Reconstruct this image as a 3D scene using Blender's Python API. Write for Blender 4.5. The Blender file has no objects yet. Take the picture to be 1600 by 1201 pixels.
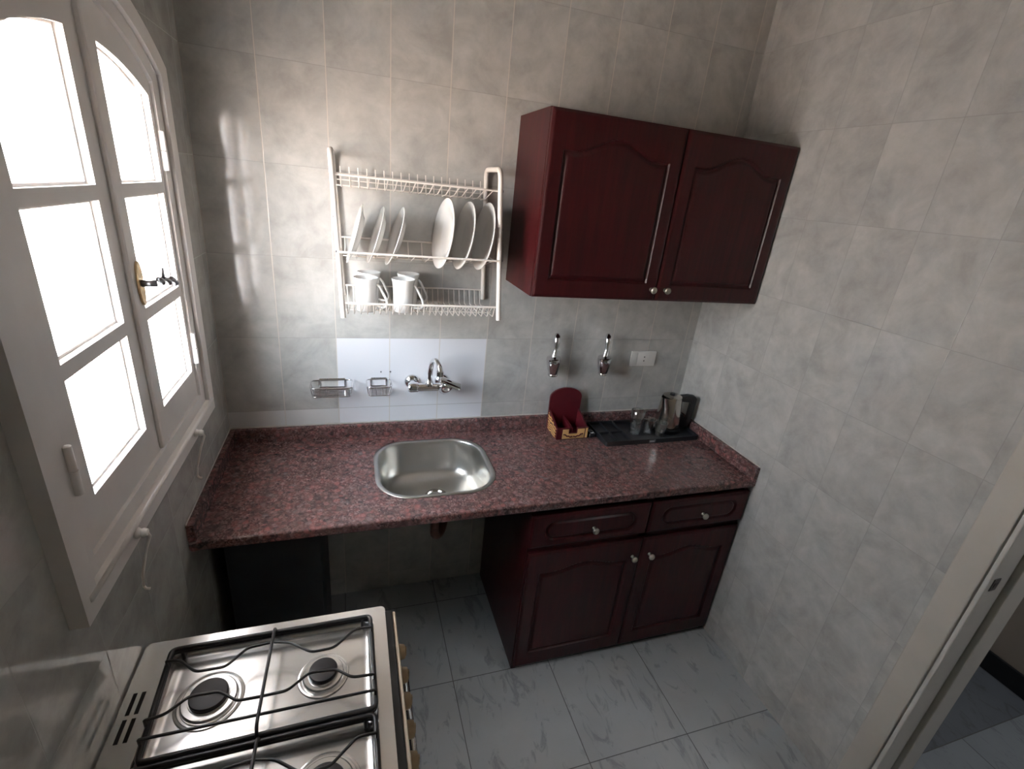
import bpy, bmesh, math, random
from mathutils import Vector, Matrix
from math import sin, cos, pi, sqrt
random.seed(7)
S = bpy.context.scene
COL = S.collection
W = 2.047          # room width (x), back wall is y = 0, floor z = 0
YF = -2.75         # wall behind the camera
CZ = 2.75
TH = .2973

# ------------------------------------------------------------------ materials
class NT:
    def __init__(s, name):
        s.m = bpy.data.materials.new(name); s.m.use_nodes = True
        s.t = s.m.node_tree; s.n = s.t.nodes; s.b = s.n['Principled BSDF']
    def node(s, typ, **kw):
        n = s.n.new(typ)
        for k, v in kw.items(): setattr(n, k, v)
        return n
    def link(s, a, b): s.t.links.new(a, b)
    def math(s, op, a, b=None, c=None):
        n = s.n.new('ShaderNodeMath'); n.operation = op
        for i, v in enumerate((a, b, c)):
            if v is None: continue
            if isinstance(v, (int, float)): n.inputs[i].default_value = v
            else: s.link(v, n.inputs[i])
        return n.outputs[0]
    def mix(s, f, a, b):
        n = s.n.new('ShaderNodeMix'); n.data_type = 'RGBA'
        for i, v in ((0, f), (6, a), (7, b)):
            if isinstance(v, (int, float)): n.inputs[i].default_value = v
            elif isinstance(v, tuple): n.inputs[i].default_value = (*v, 1)
            else: s.link(v, n.inputs[i])
        return n.outputs[2]
    def noise(s, scale, detail=4, vec=None, rough=.55, dist=0):
        n = s.n.new('ShaderNodeTexNoise'); n.inputs['Scale'].default_value = scale
        n.inputs['Detail'].default_value = detail; n.inputs['Roughness'].default_value = rough
        n.inputs['Distortion'].default_value = dist
        if vec is not None: s.link(vec, n.inputs['Vector'])
        return n.outputs['Fac']
    def ramp(s, f, stops):
        n = s.n.new('ShaderNodeValToRGB'); e = n.color_ramp.elements
        while len(e) < len(stops): e.new(.5)
        for i, (p, c) in enumerate(stops):
            e[i].position = p; e[i].color = (*c, 1) if isinstance(c, tuple) else (c, c, c, 1)
        s.link(f, n.inputs[0]); return n.outputs[0]
    def bump(s, h, strength=.3, dist=.002):
        n = s.n.new('ShaderNodeBump'); n.inputs['Strength'].default_value = strength
        n.inputs['Distance'].default_value = dist; s.link(h, n.inputs['Height'])
        s.link(n.outputs[0], s.b.inputs['Normal'])

def obj_xyz(q):
    tc = q.node('ShaderNodeTexCoord'); sp = q.node('ShaderNodeSeparateXYZ')
    q.link(tc.outputs['Object'], sp.inputs[0])
    return tc.outputs['Object'], sp.outputs

def simple(name, col, rough=.5, metal=0, coat=0, var=0, vscale=30, bump=0, spec=None, aniso=None):
    q = NT(name); b = q.b
    b.inputs['Roughness'].default_value = rough; b.inputs['Metallic'].default_value = metal
    b.inputs['Coat Weight'].default_value = coat; b.inputs['Coat Roughness'].default_value = .08
    if spec is not None: b.inputs['Specular IOR Level'].default_value = spec
    v, _ = obj_xyz(q)
    f = q.noise(vscale, 3, v)
    lo = tuple(c*(1-var) for c in col); hi = tuple(min(1, c*(1+var)) for c in col)
    q.link(q.ramp(f, [(.3, lo), (.7, hi)]), b.inputs['Base Color'])
    if bump: q.bump(f, bump, .001)
    return q.m

def tile_wall(name, u, u0, base=(.458, .448, .424), plain=False):
    """glazed 20 x 30 wall tile with a cloudy print; u = axis running along the wall"""
    q = NT(name); vec, xyz = obj_xyz(q); U = xyz[u]; Z = xyz[2]
    gu = q.math('DIVIDE', q.math('ADD', U, -u0 + 40*.2), .2)
    gv = q.math('DIVIDE', q.math('ADD', Z, -.9865 + 20*TH), TH)
    fu = q.math('FRACT', gu); fv = q.math('FRACT', gv)
    du = q.math('MULTIPLY', q.math('MINIMUM', fu, q.math('SUBTRACT', 1, fu)), .2)
    dv = q.math('MULTIPLY', q.math('MINIMUM', fv, q.math('SUBTRACT', 1, fv)), TH)
    d = q.math('MINIMUM', du, dv)
    line = q.ramp(q.math('MULTIPLY', d, 100), [(.06, 1.0), (.16, 0.0)])
    lv = q.ramp(q.math('MULTIPLY', du, 100), [(.09, 1.0), (.19, 0.0)])
    # per tile shift of the print
    cu = q.math('FLOOR', gu); cv = q.math('FLOOR', gv)
    cb = q.node('ShaderNodeCombineXYZ'); q.link(cu, cb.inputs[0]); q.link(cv, cb.inputs[1])
    wn = q.node('ShaderNodeTexWhiteNoise'); q.link(cb.outputs[0], wn.inputs['Vector'])
    vm = q.node('ShaderNodeVectorMath', operation='MULTIPLY_ADD')
    q.link(wn.outputs['Color'], vm.inputs[0]); vm.inputs[1].default_value = (3, 3, 3); q.link(vec, vm.inputs[2])
    n1 = q.noise(7, 6, vm.outputs[0], .62, .6)
    n2 = q.noise(22, 5, vm.outputs[0], .6, .3)
    f = q.math('ADD', q.math('MULTIPLY', n1, .7), q.math('MULTIPLY', n2, .3))
    dk = tuple(c*.80 for c in base); lt = tuple(min(1, c*1.16) for c in base)
    col = q.ramp(f, [(.36, dk), (.52, base), (.66, lt)])
    gl = q.mix(.75, col, (.20, .19, .175))
    if plain:
        a = q.math('MULTIPLY', q.math('GREATER_THAN', U, .4), q.math('LESS_THAN', U, 1.0))
        a = q.math('MULTIPLY', a, q.math('LESS_THAN', Z, .9865 + TH))
        a = q.math('MULTIPLY', a, q.math('GREATER_THAN', Z, .9))
        col = q.mix(a, col, (.70, .70, .73))
        b = q.math('MULTIPLY', q.math('LESS_THAN', U, .4), q.math('LESS_THAN', Z, .9865))
        b = q.math('MULTIPLY', b, q.math('GREATER_THAN', Z, .9))
        col = q.mix(b, col, (.62, .62, .61))
    col = q.mix(q.math('MULTIPLY', line, .75), col, gl)
    if plain: col = q.mix(q.math('MULTIPLY', lv, .8), col, (.60, .54, .47))
    q.link(col, q.b.inputs['Base Color'])
    q.b.inputs['Roughness'].default_value = .2
    rr = q.math('ADD', q.math('MULTIPLY', line, .5), q.math('ADD', .06, q.math('MULTIPLY', n2, .06)))
    q.link(rr, q.b.inputs['Roughness'])
    h = q.math('ADD', q.math('MULTIPLY', line, -.5), q.math('MULTIPLY', q.noise(5, 2, vec), .9))
    q.bump(h, .22, .002); q.b.inputs['Specular IOR Level'].default_value = .75
    return q.m

def floor_tile(name, x0, y0, s=.4178, base=(.40, .42, .43), dark=(.19, .20, .22)):
    q = NT(name); vec, xyz = obj_xyz(q)
    gx = q.math('DIVIDE', q.math('ADD', xyz[0], -x0 + 20*s), s); gy = q.math('DIVIDE', q.math('ADD', xyz[1], -y0 + 20*s), s)
    fx = q.math('FRACT', gx); fy = q.math('FRACT', gy)
    dx = q.math('MINIMUM', fx, q.math('SUBTRACT', 1, fx)); dy = q.math('MINIMUM', fy, q.math('SUBTRACT', 1, fy))
    d = q.math('MULTIPLY', q.math('MINIMUM', dx, dy), s*100)
    line = q.ramp(d, [(.10, 1.0), (.22, 0.0)])
    cb = q.node('ShaderNodeCombineXYZ'); q.link(q.math('FLOOR', gx), cb.inputs[0]); q.link(q.math('FLOOR', gy), cb.inputs[1])
    wn = q.node('ShaderNodeTexWhiteNoise'); q.link(cb.outputs[0], wn.inputs['Vector'])
    vm = q.node('ShaderNodeVectorMath', operation='MULTIPLY_ADD')
    q.link(wn.outputs['Color'], vm.inputs[0]); vm.inputs[1].default_value = (3, 3, 3); q.link(vec, vm.inputs[2])
    mp = q.node('ShaderNodeMapping'); q.link(vm.outputs[0], mp.inputs[0])
    mp.inputs['Scale'].default_value = (1.0, .38, 1); mp.inputs['Rotation'].default_value = (0, 0, -.25)
    n1 = q.noise(17, 6, mp.outputs[0], .62, 1.3); n2 = q.noise(5, 4, vm.outputs[0])
    vein = q.ramp(n1, [(.54, 0.0), (.64, 1.0), (.70, .35)])
    lt = tuple(c*1.18 for c in base)
    col = q.mix(n2, tuple(c*.86 for c in base), lt)
    col = q.mix(q.math('MULTIPLY', vein, .62), col, dark)
    col = q.mix(line, col, (.12, .12, .12))
    q.link(col, q.b.inputs['Base Color'])
    q.b.inputs['Roughness'].default_value = .3
    q.bump(q.math('MULTIPLY', line, -1), .3, .002)
    return q.m

def granite():
    q = NT('red_granite'); vec, xyz = obj_xyz(q)
    nd = q.node('ShaderNodeTexNoise'); nd.inputs['Scale'].default_value = 60; q.link(vec, nd.inputs['Vector'])
    vm = q.node('ShaderNodeVectorMath', operation='MULTIPLY_ADD')
    q.link(nd.outputs['Color'], vm.inputs[0]); vm.inputs[1].default_value = (.009,)*3; q.link(vec, vm.inputs[2])
    vo = q.node('ShaderNodeTexVoronoi'); vo.inputs['Scale'].default_value = 62; q.link(vm.outputs[0], vo.inputs['Vector'])
    sp = q.node('ShaderNodeSeparateColor'); q.link(vo.outputs['Color'], sp.inputs[0])
    c1 = q.ramp(sp.outputs[0], [(0, (.035, .027, .026)), (.2, (.10, .062, .055)), (.42, (.145, .060, .055)), (.6, (.17, .105, .10)), (.8, (.28, .095, .088)), (1, (.15, .12, .12))])
    vs = q.node('ShaderNodeTexVoronoi'); vs.inputs['Scale'].default_value = 190; q.link(vm.outputs[0], vs.inputs['Vector'])
    s2 = q.node('ShaderNodeSeparateColor'); q.link(vs.outputs['Color'], s2.inputs[0])
    c2 = q.ramp(s2.outputs[1], [(0, (.03, .02, .02)), (.5, (.15, .065, .06)), (.9, (.29, .18, .17))])
    col = q.mix(q.ramp(q.noise(25, 3, vec), [(.42, .25), (.58, .7)]), c1, c2)
    edge = q.ramp(q.math('MULTIPLY', vo.outputs['Distance'], 1.0), [(.35, 0.0), (.75, .45)])
    col = q.mix(edge, col, (.05, .03, .03))
    q.link(col, q.b.inputs['Base Color']); q.b.inputs['Roughness'].default_value = .24
    return q.m

def wood():
    q = NT('mahogany_lacquer'); vec, xyz = obj_xyz(q)
    mp = q.node('ShaderNodeMapping'); q.link(vec, mp.inputs[0]); mp.inputs['Scale'].default_value = (9, 9, .8)
    n = q.noise(5, 5, mp.outputs[0], .6, .8)
    col = q.ramp(n, [(.3, (.024, .0022, .0032)), (.55, (.040, .0030, .0040)), (.75, (.055, .0052, .0056))])
    q.link(col, q.b.inputs['Base Color'])
    q.b.inputs['Roughness'].default_value = .42; q.b.inputs['Coat Weight'].default_value = .16
    q.b.inputs['Coat Roughness'].default_value = .22; q.b.inputs['Specular IOR Level'].default_value = .26
    return q.m

def steel(name, rough=.25, col=(.62, .61, .59), brushed=None):
    q = NT(name); vec, _ = obj_xyz(q)
    q.b.inputs['Metallic'].default_value = 1
    mp = q.node('ShaderNodeMapping'); q.link(vec, mp.inputs[0]); mp.inputs['Scale'].default_value = brushed or (1, 1, 1)
    n = q.noise(40, 3, mp.outputs[0])
    q.link(q.mix(n, tuple(c*.9 for c in col), col), q.b.inputs['Base Color'])
    q.link(q.math('ADD', rough-.04, q.math('MULTIPLY', n, .08)), q.b.inputs['Roughness'])
    return q.m

def thin_glass(name, tint=(.97, .98, .98), frost=0, base=.035, ex=5):
    q = NT(name); q.n.remove(q.b)
    out = [n for n in q.n if n.type == 'OUTPUT_MATERIAL'][0]
    tr = q.node('ShaderNodeBsdfTransparent'); tr.inputs[0].default_value = (*tint, 1)
    gl = q.node('ShaderNodeBsdfGlossy'); gl.inputs['Roughness'].default_value = .03
    lw = q.node('ShaderNodeLayerWeight'); lw.inputs['Blend'].default_value = .5
    fr = q.math('ADD', base, q.math('MULTIPLY', q.math('POWER', lw.outputs['Facing'], ex), .75))
    mx = q.node('ShaderNodeMixShader')
    q.link(fr, mx.inputs[0]); q.link(tr.outputs[0], mx.inputs[1]); q.link(gl.outputs[0], mx.inputs[2])
    if frost:
        tl = q.node('ShaderNodeBsdfTranslucent'); tl.inputs[0].default_value = (.92, .93, .93, 1)
        m2 = q.node('ShaderNodeMixShader'); m2.inputs[0].default_value = frost
        q.link(tr.outputs[0], m2.inputs[1]); q.link(tl.outputs[0], m2.inputs[2]); q.link(m2.outputs[0], mx.inputs[1])
    q.link(mx.outputs[0], out.inputs['Surface'])
    return q.m

M = dict(
    wall_back=tile_wall('tile_back', 0, 0, plain=True),
    wall_left=tile_wall('tile_left', 1, -.05), wall_right=tile_wall('tile_right', 1, -.035),
    floor=floor_tile('marble_floor', 1.6505, -.5589),
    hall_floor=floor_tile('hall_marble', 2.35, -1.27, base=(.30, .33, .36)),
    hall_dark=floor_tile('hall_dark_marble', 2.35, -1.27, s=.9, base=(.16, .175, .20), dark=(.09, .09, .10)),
    granite=granite(), wood=wood(),
    paint=simple('cream_window_paint', (.70, .665, .64), .42, var=.05, vscale=8),
    casing=simple('beige_door_paint', (.46, .43, .38), .5, var=.05, vscale=7),
    jambp=simple('grey_jamb_paint', (.50, .49, .46), .5, var=.05, vscale=7),
    plaster=simple('ceiling_paint', (.70, .66, .59), .8, var=.03),
    hallwall=simple('hall_paint', (.42, .37, .32), .7, var=.04, vscale=5),
    black=simple('black_plastic', (.012, .012, .014), .38, var=.2),
    blackskirt=simple('black_skirting', (.015, .016, .02), .4, var=.2),
    iron=simple('black_enamel_wire', (.018, .018, .02), .35, var=.2),
    burner=simple('dark_burner_enamel', (.016, .012, .014), .42, var=.25, vscale=20),
    darkcase=simple('dark_box_paint', (.022, .026, .032), .45, var=.15, vscale=6),
    enamel=simple('white_wire_coating', (.78, .73, .68), .35, var=.03),
    china=simple('white_china', (.80, .79, .77), .12, var=.015, coat=.3),
    plastic=simple('white_plastic', (.78, .76, .73), .35, var=.02),
    knobm=simple('pewter_knob', (.50, .47, .40), .3, metal=.9, var=.15),
    brass=simple('aged_brass', (.55, .40, .22), .3, metal=1, var=.25, vscale=60),
    handle=simple('dark_handle_metal', (.22, .22, .23), .32, metal=.9, var=.2, vscale=60),
    cream=simple('cream_panel', (.62, .52, .40), .4, var=.05),
    knobc=simple('tan_knob', (.42, .31, .19), .4, var=.12),
    caddy=simple('oxblood_paint', (.085, .008, .012), .33, var=.08, coat=.15),
    chrome=steel('chrome', .06, (.82, .82, .83)),
    steel=steel('brushed_steel', .24, (.80, .80, .79), (1, 14, 1)),
    sink=steel('satin_sink_steel', .30, (.60, .59, .56), (14, 1, 1)),
    kettle=steel('kettle_steel', .12, (.50, .46, .42), (2, 2, .3)),
    pane=thin_glass('window_glass', frost=.5), glass=thin_glass('tumbler_glass', (.95, .97, .97), base=.20, ex=2.0),
    grille=simple('vent_black', (.008, .008, .008), .6),
    copper=simple('brown_pipe', (.16, .08, .06), .4, var=.2),
    sealant=simple('white_sealant', (.46, .41, .37), .6, var=.15, vscale=25),
    greybadge=simple('badge_print', (.55, .55, .55), .5),
)

def carved_gold():
    q = NT('carved_gold'); v, _ = obj_xyz(q)
    w = q.node('ShaderNodeTexWave'); w.wave_type = 'RINGS'; w.inputs['Scale'].default_value = 26
    w.inputs['Distortion'].default_value = 9; w.inputs['Detail'].default_value = 1; q.link(v, w.inputs['Vector'])
    q.link(q.ramp(w.outputs['Fac'], [(.42, (.74, .45, .17)), (.52, (.62, .36, .13)), (.62, (.10, .03, .02))]), q.b.inputs['Base Color'])
    q.b.inputs['Roughness'].default_value = .35; q.b.inputs['Metallic'].default_value = .15
    return q.m
M['gold'] = simple('gold_paint', (.68, .42, .17), .35, metal=.15, var=.08)
M['carved'] = carved_gold()

# ------------------------------------------------------------------ mesh helpers
def obj(name, bm, mat, parent=None, smooth=None, recalc=True):
    if recalc: bmesh.ops.recalc_face_normals(bm, faces=bm.faces)
    me = bpy.data.meshes.new(name); bm.to_mesh(me); bm.free()
    o = bpy.data.objects.new(name, me); COL.objects.link(o)
    for m in (mat if isinstance(mat, (list, tuple)) else [mat]): me.materials.append(M[m] if isinstance(m, str) else m)
    if smooth:
        for p in me.polygons: p.use_smooth = True
        if smooth is not True:
            me.set_sharp_from_angle(angle=math.radians(smooth))
    if parent: o.parent = parent; o.matrix_parent_inverse = parent.matrix_world.inverted()
    return o
def tag(o, label, cat, group=None, kind=None):
    if label: o['label'] = label
    if cat: o['category'] = cat
    if group: o['group'] = group
    if kind: o['kind'] = kind
    return o
def thing(name, label, cat, loc=(0, 0, 0), group=None):
    o = bpy.data.objects.new(name, None); COL.objects.link(o); o.location = loc
    o.matrix_world = Matrix.Translation(loc); o.empty_display_size = .05
    return tag(o, label, cat, group)
def struct(name, bm, mat, parent=None, smooth=None):
    o = obj(name, bm, mat, parent, smooth)
    if not parent: o['kind'] = 'structure'
    return o
def box(bm, x0, x1, y0, y1, z0, z1, bev=0, seg=2, mi=0, rot=None):
    vs = [bm.verts.new((x, y, z)) for z in (z0, z1) for y in (y0, y1) for x in (x0, x1)]
    F = [bm.faces.new([vs[i] for i in f]) for f in ((0, 2, 3, 1), (4, 5, 7, 6), (0, 1, 5, 4), (1, 3, 7, 5), (3, 2, 6, 7), (2, 0, 4, 6))]
    for f in F: f.material_index = mi
    if rot:
        bmesh.ops.transform(bm, matrix=rot, verts=vs)
    if bev:
        es = list({e for f in F for e in f.edges})
        r = bmesh.ops.bevel(bm, geom=es, offset=bev, segments=seg, profile=.5, affect='EDGES')
        for f in r['faces']: f.material_index = mi
    return vs
def B(*a, **k):
    bm = bmesh.new(); box(bm, *a, **k); return bm
def tube(bm, pts, r, n=8, caps=True, closed=False, mi=0):
    P = [Vector(p) for p in pts]; N = len(P)
    R = r if isinstance(r, (list, tuple)) else [r]*N
    T = []
    for i in range(N):
        if closed: t = P[(i+1) % N]-P[i-1]
        else: t = P[min(i+1, N-1)]-P[max(i-1, 0)]
        T.append(t.normalized())
    a = Vector((0, 0, 1)) if abs(T[0].z) < .9 else Vector((1, 0, 0))
    u = T[0].cross(a).normalized(); rings = []
    for i in range(N):
        if i:
            q = T[i-1].rotation_difference(T[i]); u = (q @ u)
        u = (u-T[i]*u.dot(T[i])).normalized()
        v = T[i].cross(u)
        k = 1.0
        rings.append([bm.verts.new(P[i]+(u*cos(2*pi*j/n)+v*sin(2*pi*j/n))*R[i]) for j in range(n)])
    for i in range(N if closed else N-1):
        A, Bq = rings[i], rings[(i+1) % N]
        for j in range(n):
            f = bm.faces.new((A[j], A[(j+1) % n], Bq[(j+1) % n], Bq[j])); f.material_index = mi
    if caps and not closed:
        bm.faces.new(rings[0][::-1]).material_index = mi; bm.faces.new(rings[-1]).material_index = mi
def fillet(pts, r, n=5, closed=False):
    P = [Vector(p) for p in pts]; out = []; N = len(P)
    for i in range(N):
        if not closed and i in (0, N-1): out.append(P[i]); continue
        a, b, c = P[i-1], P[i], P[(i+1) % N]
        rr = min(r, (a-b).length*.45, (c-b).length*.45)
        p0 = b+(a-b).normalized()*rr; p1 = b+(c-b).normalized()*rr
        for k in range(n+1):
            t = k/n; out.append(p0*(1-t)**2+b*2*t*(1-t)+p1*t*t)
    return out
def lathe(bm, prof, c=(0, 0, 0), axis='z', n=32, mi=0, M4=None):
    """prof: list of (r, h)"""
    rings = []
    mats = {'z': Matrix.Identity(3), 'y': Matrix(((1, 0, 0), (0, 0, -1), (0, 1, 0))), 'x': Matrix(((0, 0, 1), (0, 1, 0), (-1, 0, 0)))}[axis] if M4 is None else M4
    for r, h in prof:
        if r < 1e-6: rings.append([bm.verts.new(Vector(c)+mats @ Vector((0, 0, h)))])
        else: rings.append([bm.verts.new(Vector(c)+mats @ Vector((r*cos(2*pi*j/n), r*sin(2*pi*j/n), h))) for j in range(n)])
    for A, Bq in zip(rings, rings[1:]):
        for j in range(n):
            a = [A[j % len(A)], A[(j+1) % len(A)]] if len(A) > 1 else [A[0]]
            b = [Bq[(j+1) % len(Bq)], Bq[j % len(Bq)]] if len(Bq) > 1 else [Bq[0]]
            if len(a)+len(b) > 2:
                f = bm.faces.new(a+b); f.material_index = mi
def prism(outer, holes, t0, t1, mp):
    """flat outline with holes, swept from t0 to t1; mp(a, b, t) -> xyz"""
    bm = bmesh.new(); lay = []
    for t in (t0, t1):
        es = []; vv = []
        for loop in [outer]+holes:
            vs = [bm.verts.new(mp(a, b, t)) for a, b in loop]; vv.append(vs)
            es += [bm.edges.new((vs[i-1], vs[i])) for i in range(len(vs))]
        bmesh.ops.triangle_fill(bm, use_beauty=True, use_dissolve=False, edges=es)
        lay.append(vv)
    for A, Bq in zip(*lay):
        for i in range(len(A)): bm.faces.new((A[i-1], A[i], Bq[i], Bq[i-1]))
    return bm
def rrect(x0, x1, y0, y1, r, n=8):
    out = []
    for cx, cy, a in ((x1-r, y1-r, 0), (x0+r, y1-r, pi/2), (x0+r, y0+r, pi), (x1-r, y0+r, 3*pi/2)):
        for k in range(n+1):
            t = a+k*pi/2/n; out.append((cx+r*cos(t), cy+r*sin(t)))
    return out
def copy_tree(o, loc=None, parent=None):
    c = o.copy(); COL.objects.link(c)
    if parent: c.parent = parent
    if loc is not None: c.location = loc
    for ch in list(o.children): copy_tree(ch, None, c)
    return c

# ------------------------------------------------------------------ room shell
T = .15
wy0, wy1, wz0 = -1.123, -.25, 1.125          # outer line of the window casing
WC = (wy0+wy1)/2
def arch(hw, spring, rise, n=24):
    """arched outline round WC, without the bottom"""
    R = (hw*hw+rise*rise)/(2*rise); zc = spring+rise-R; a = math.asin(hw/R)
    return [(WC+R*sin(a-2*a*k/n), zc+R*cos(a-2*a*k/n)) for k in range(n+1)]
def arched(hw, z0, spring, rise, n=24):
    return [(WC-hw, z0), (WC+hw, z0)]+arch(hw, spring, rise, n)
hw0 = (wy1-wy0)/2
left = prism([(YF, 0), (0, 0), (0, CZ), (YF, CZ)], [arched(hw0-.035, wz0+.035, 2.06, .125)], -T, 0, lambda a, b, t: (t, a, b))
struct('wall_left', left, 'wall_left')
struct('wall_back', B(-T, W+T, 0, T, 0, CZ), 'wall_back')
DY1, DY0, DZ = -1.345, -2.16, 2.05
bm = bmesh.new()
box(bm, W, W+.13, DY1, 0, 0, CZ); box(bm, W, W+.13, YF, DY0, 0, CZ); box(bm, W, W+.13, DY0, DY1, DZ, CZ)
struct('wall_right', bm, 'wall_right')
struct('wall_front', B(-T, W+T, YF-T, YF, 0, CZ), 'plaster')
struct('ceiling', B(-T, 3.6, YF-T, T, CZ, CZ+.1), 'plaster')
struct('floor', B(-T, W+.13, YF-T, T, -.1, 0), 'floor')
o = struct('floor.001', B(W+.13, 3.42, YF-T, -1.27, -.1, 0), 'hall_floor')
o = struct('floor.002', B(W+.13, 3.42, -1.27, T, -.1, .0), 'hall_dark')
struct('wall_hall', B(3.27, 3.42, YF-T, T, 0, CZ), 'hallwall')
struct('wall_hall_back', B(W+.13, 3.27, -.62, -.5, 0, CZ), 'hallwall')
struct('wall_hall_front', B(W+.13, 3.27, YF-T, YF, 0, CZ), 'hallwall')
struct('baseboard_hall', B(3.256, 3.27, YF, -.62, 0, .10, bev=.003), 'blackskirt')

# door frame on the right wall (open doorway)
dr = bpy.data.objects.new('door_1', None); COL.objects.link(dr); dr['kind'] = 'structure'
g = bmesh.new()
for x0, x1 in ((W-.018, W+.001), ):
    box(g, x0, x1, -1.338, -1.266, 0, DZ+.075, bev=.004)
    box(g, x0, x1, DY0-.075, DY0-.004, 0, DZ+.075, bev=.004)
    box(g, x0, x1, DY0-.004, -1.338, DZ+.004, DZ+.075, bev=.004)
obj('casing', g, 'casing', dr)
g = bmesh.new()
for s, y in ((-1, DY1), (1, DY0)):
    ya, yb = sorted((y, y+s*.012)); box(g, W-.028, W+.058, ya, yb, 0, DZ, bev=.003)
    ya, yb = sorted((y, y+s*.026)); box(g, W+.062, W+.15, ya, yb, 0, DZ, bev=.003)
box(g, W-.028, W+.15, DY0, DY1, DZ-.012, DZ, bev=.003)
obj('jamb', g, 'jambp', dr)
g = bmesh.new(); box(g, W-.012, W+.014, DY1-.0145, DY1-.0115, 1.02, 1.06, bev=.001); box(g, W-.006, W+.008, DY1-.0155, DY1-.0145, 1.032, 1.048)
obj('strike_plate', g, 'handle', dr)

# ------------------------------------------------------------------ window
win = bpy.data.objects.new('window_1', None); COL.objects.link(win); win['kind'] = 'structure'
mpx = lambda a, b, t: (t, a, b)
fr = obj('outer_frame', prism(arched(hw0, wz0, 2.072, .14), [arched(hw0-.046, wz0+.046, 2.05, .12)], -.004, .028, mpx), 'paint', win)
obj('inner_frame', prism(arched(hw0-.040, wz0+.040, 2.054, .124), [arched(.352, 1.205, 2.03, .105)], -.05, .017, mpx), 'paint', win)
g = bmesh.new(); tube(g, [(.028, wy0+.02, wz0+.040), (.028, wy1-.02, wz0+.040)], .006, 8)
obj('frame_bead', g, 'paint', win, smooth=True)
GC = -.6605
def ztop(y): R = .774; return 2.060-R+sqrt(R*R-(y-GC)**2)
def ysash(y):          # top line of a sash (just inside the frame arch)
    hw, rise, sp = .350, .105, 2.028
    R = (hw*hw+rise*rise)/(2*rise); return sp+rise-R+sqrt(max(0, R*R-(y-WC)**2))
def make_sash(y0, y1, p0, p1, x0, x1):
    rt = bpy.data.objects.new('sash', None); COL.objects.link(rt); rt.parent = win
    N = 14
    outer = [(y0, 1.207), (y1, 1.207)]+[(y1+(y0-y1)*k/N, ysash(y1+(y0-y1)*k/N)) for k in range(N+1)]
    rows = [(1.291, 1.512), (1.540, 1.779), (1.806, None)]
    holes = []
    for a, b in rows:
        if b: holes.append([(p0, a), (p1, a), (p1, b), (p0, b)])
        else: holes.append([(p0, a), (p1, a)]+[(p1+(p0-p1)*k/N, ztop(p1+(p0-p1)*k/N)) for k in range(N+1)])
    obj('sash_frame', prism(outer, holes, x0, x1, mpx), 'paint', rt)
    for h in holes:
        # glazing bead just inside each opening, then the pane
        c = (sum(a for a, b in h)/len(h), sum(b for a, b in h)/len(h))
        ins = []
        for a, b in h:
            ins.append((a+(.005 if a < c[0] else -.005), b+(.005 if b < c[1] else -.005)))
        obj('glazing_bead', prism(h, [ins], x0+.004, x0+.020, mpx), 'paint', rt)
        obj('pane', prism([(a, b) for a, b in h], [], x0+.001, x0+.004, mpx), 'pane', rt)
    return rt
s1 = make_sash(WC-.349, -.664, -.976, -.722, -.024, .010)
s2 = make_sash(-.650, WC+.349, -.601, -.356, -.024, .010)
g = bmesh.new(); box(g, -.02, .019, -.672, -.628, 1.21, 2.128, bev=.006); obj('meeting_stile', g, 'paint', s2)
# hinges
for y, z in ((WC-.352, 1.38), (WC-.352, 1.88), (WC+.351, 1.355), (WC+.351, 1.878)):
    g = bmesh.new(); tube(g, [(.020, y, z-.045), (.020, y, z-.001)], .0075, 12); tube(g, [(.020, y, z+.001), (.020, y, z+.045)], .0068, 12)
    lathe(g, [(0, -.006), (.006, -.004), (.006, 0), (0, .002)], (.020, y, z+.045), n=12)
    obj('hinge', g, 'paint', win, smooth=40)
# handle : brass plate and dark twisted lever
hd = bpy.data.objects.new('handle', None); COL.objects.link(hd); hd.parent = s2
pl = [(-.636+.014*cos(t)*(1 if abs(sin(t)) < .8 else .8), 1.605+.048*sin(t)) for t in [2*pi*k/28 for k in range(28)]]
obj('back_plate', prism(pl, [], .019, .024, mpx), 'brass', hd, smooth=30)
g = bmesh.new()
tube(g, [(.022, -.636, 1.605), (.040, -.636, 1.605), (.052, -.633, 1.606)], [.008, .007, .008], 12)
pts = []; rad = []
for k in range(30):
    t = k/29; a = t*pi*5
    pts.append((.056+.004*sin(a), -.640+.105*t, 1.612-.020*t+.0045*cos(a))); rad.append(.0048+.002*abs(sin(a*.9)))
tube(g, pts, rad, 10)
lathe(g, [(0, -.008), (.007, -.005), (.009, 0), (.007, .006), (0, .009)], pts[-1], n=14)
tube(g, [(.056, -.606, 1.612), (.060, -.612, 1.636)], [.004, .002], 8)
obj('lever', g, 'handle', hd, smooth=True)
# window stays hanging from the bottom rail
def stay(y, z, ln, label):
    t = thing('window_stay', label, 'window hook', (.028, y, z), 'window stays below the window')
    g = bmesh.new(); lathe(g, [(0, 0), (.011, 0), (.012, .004), (.008, .010), (.010, .014), (.007, .021), (0, .022)], (.0285, y, z), axis='x', n=20)
    obj('screw_eye', g, 'plastic', t, smooth=50)
    g = bmesh.new(); tube(g, [(.046, y, z+.004), (.05, y+.002, z-.012), (.036, y+.008, z-.05), (.016, y+.016, z-ln*.8), (.012, y+.019, z-ln)], [.0035, .0035, .003, .0028, .0028], 8)
    tube(g, [(.012, y+.019, z-ln), (.014, y+.021, z-ln-.01), (.022, y+.021, z-ln-.012)], .003, 8)
    obj('hook_rod', g, 'enamel', t, smooth=True)
stay(-.912, 1.150, .155, 'white window stay hanging from the rail at the near end, above the stove')
stay(-.478, 1.150, .150, 'white window stay hanging from the rail at the far end, above the counter')

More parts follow.
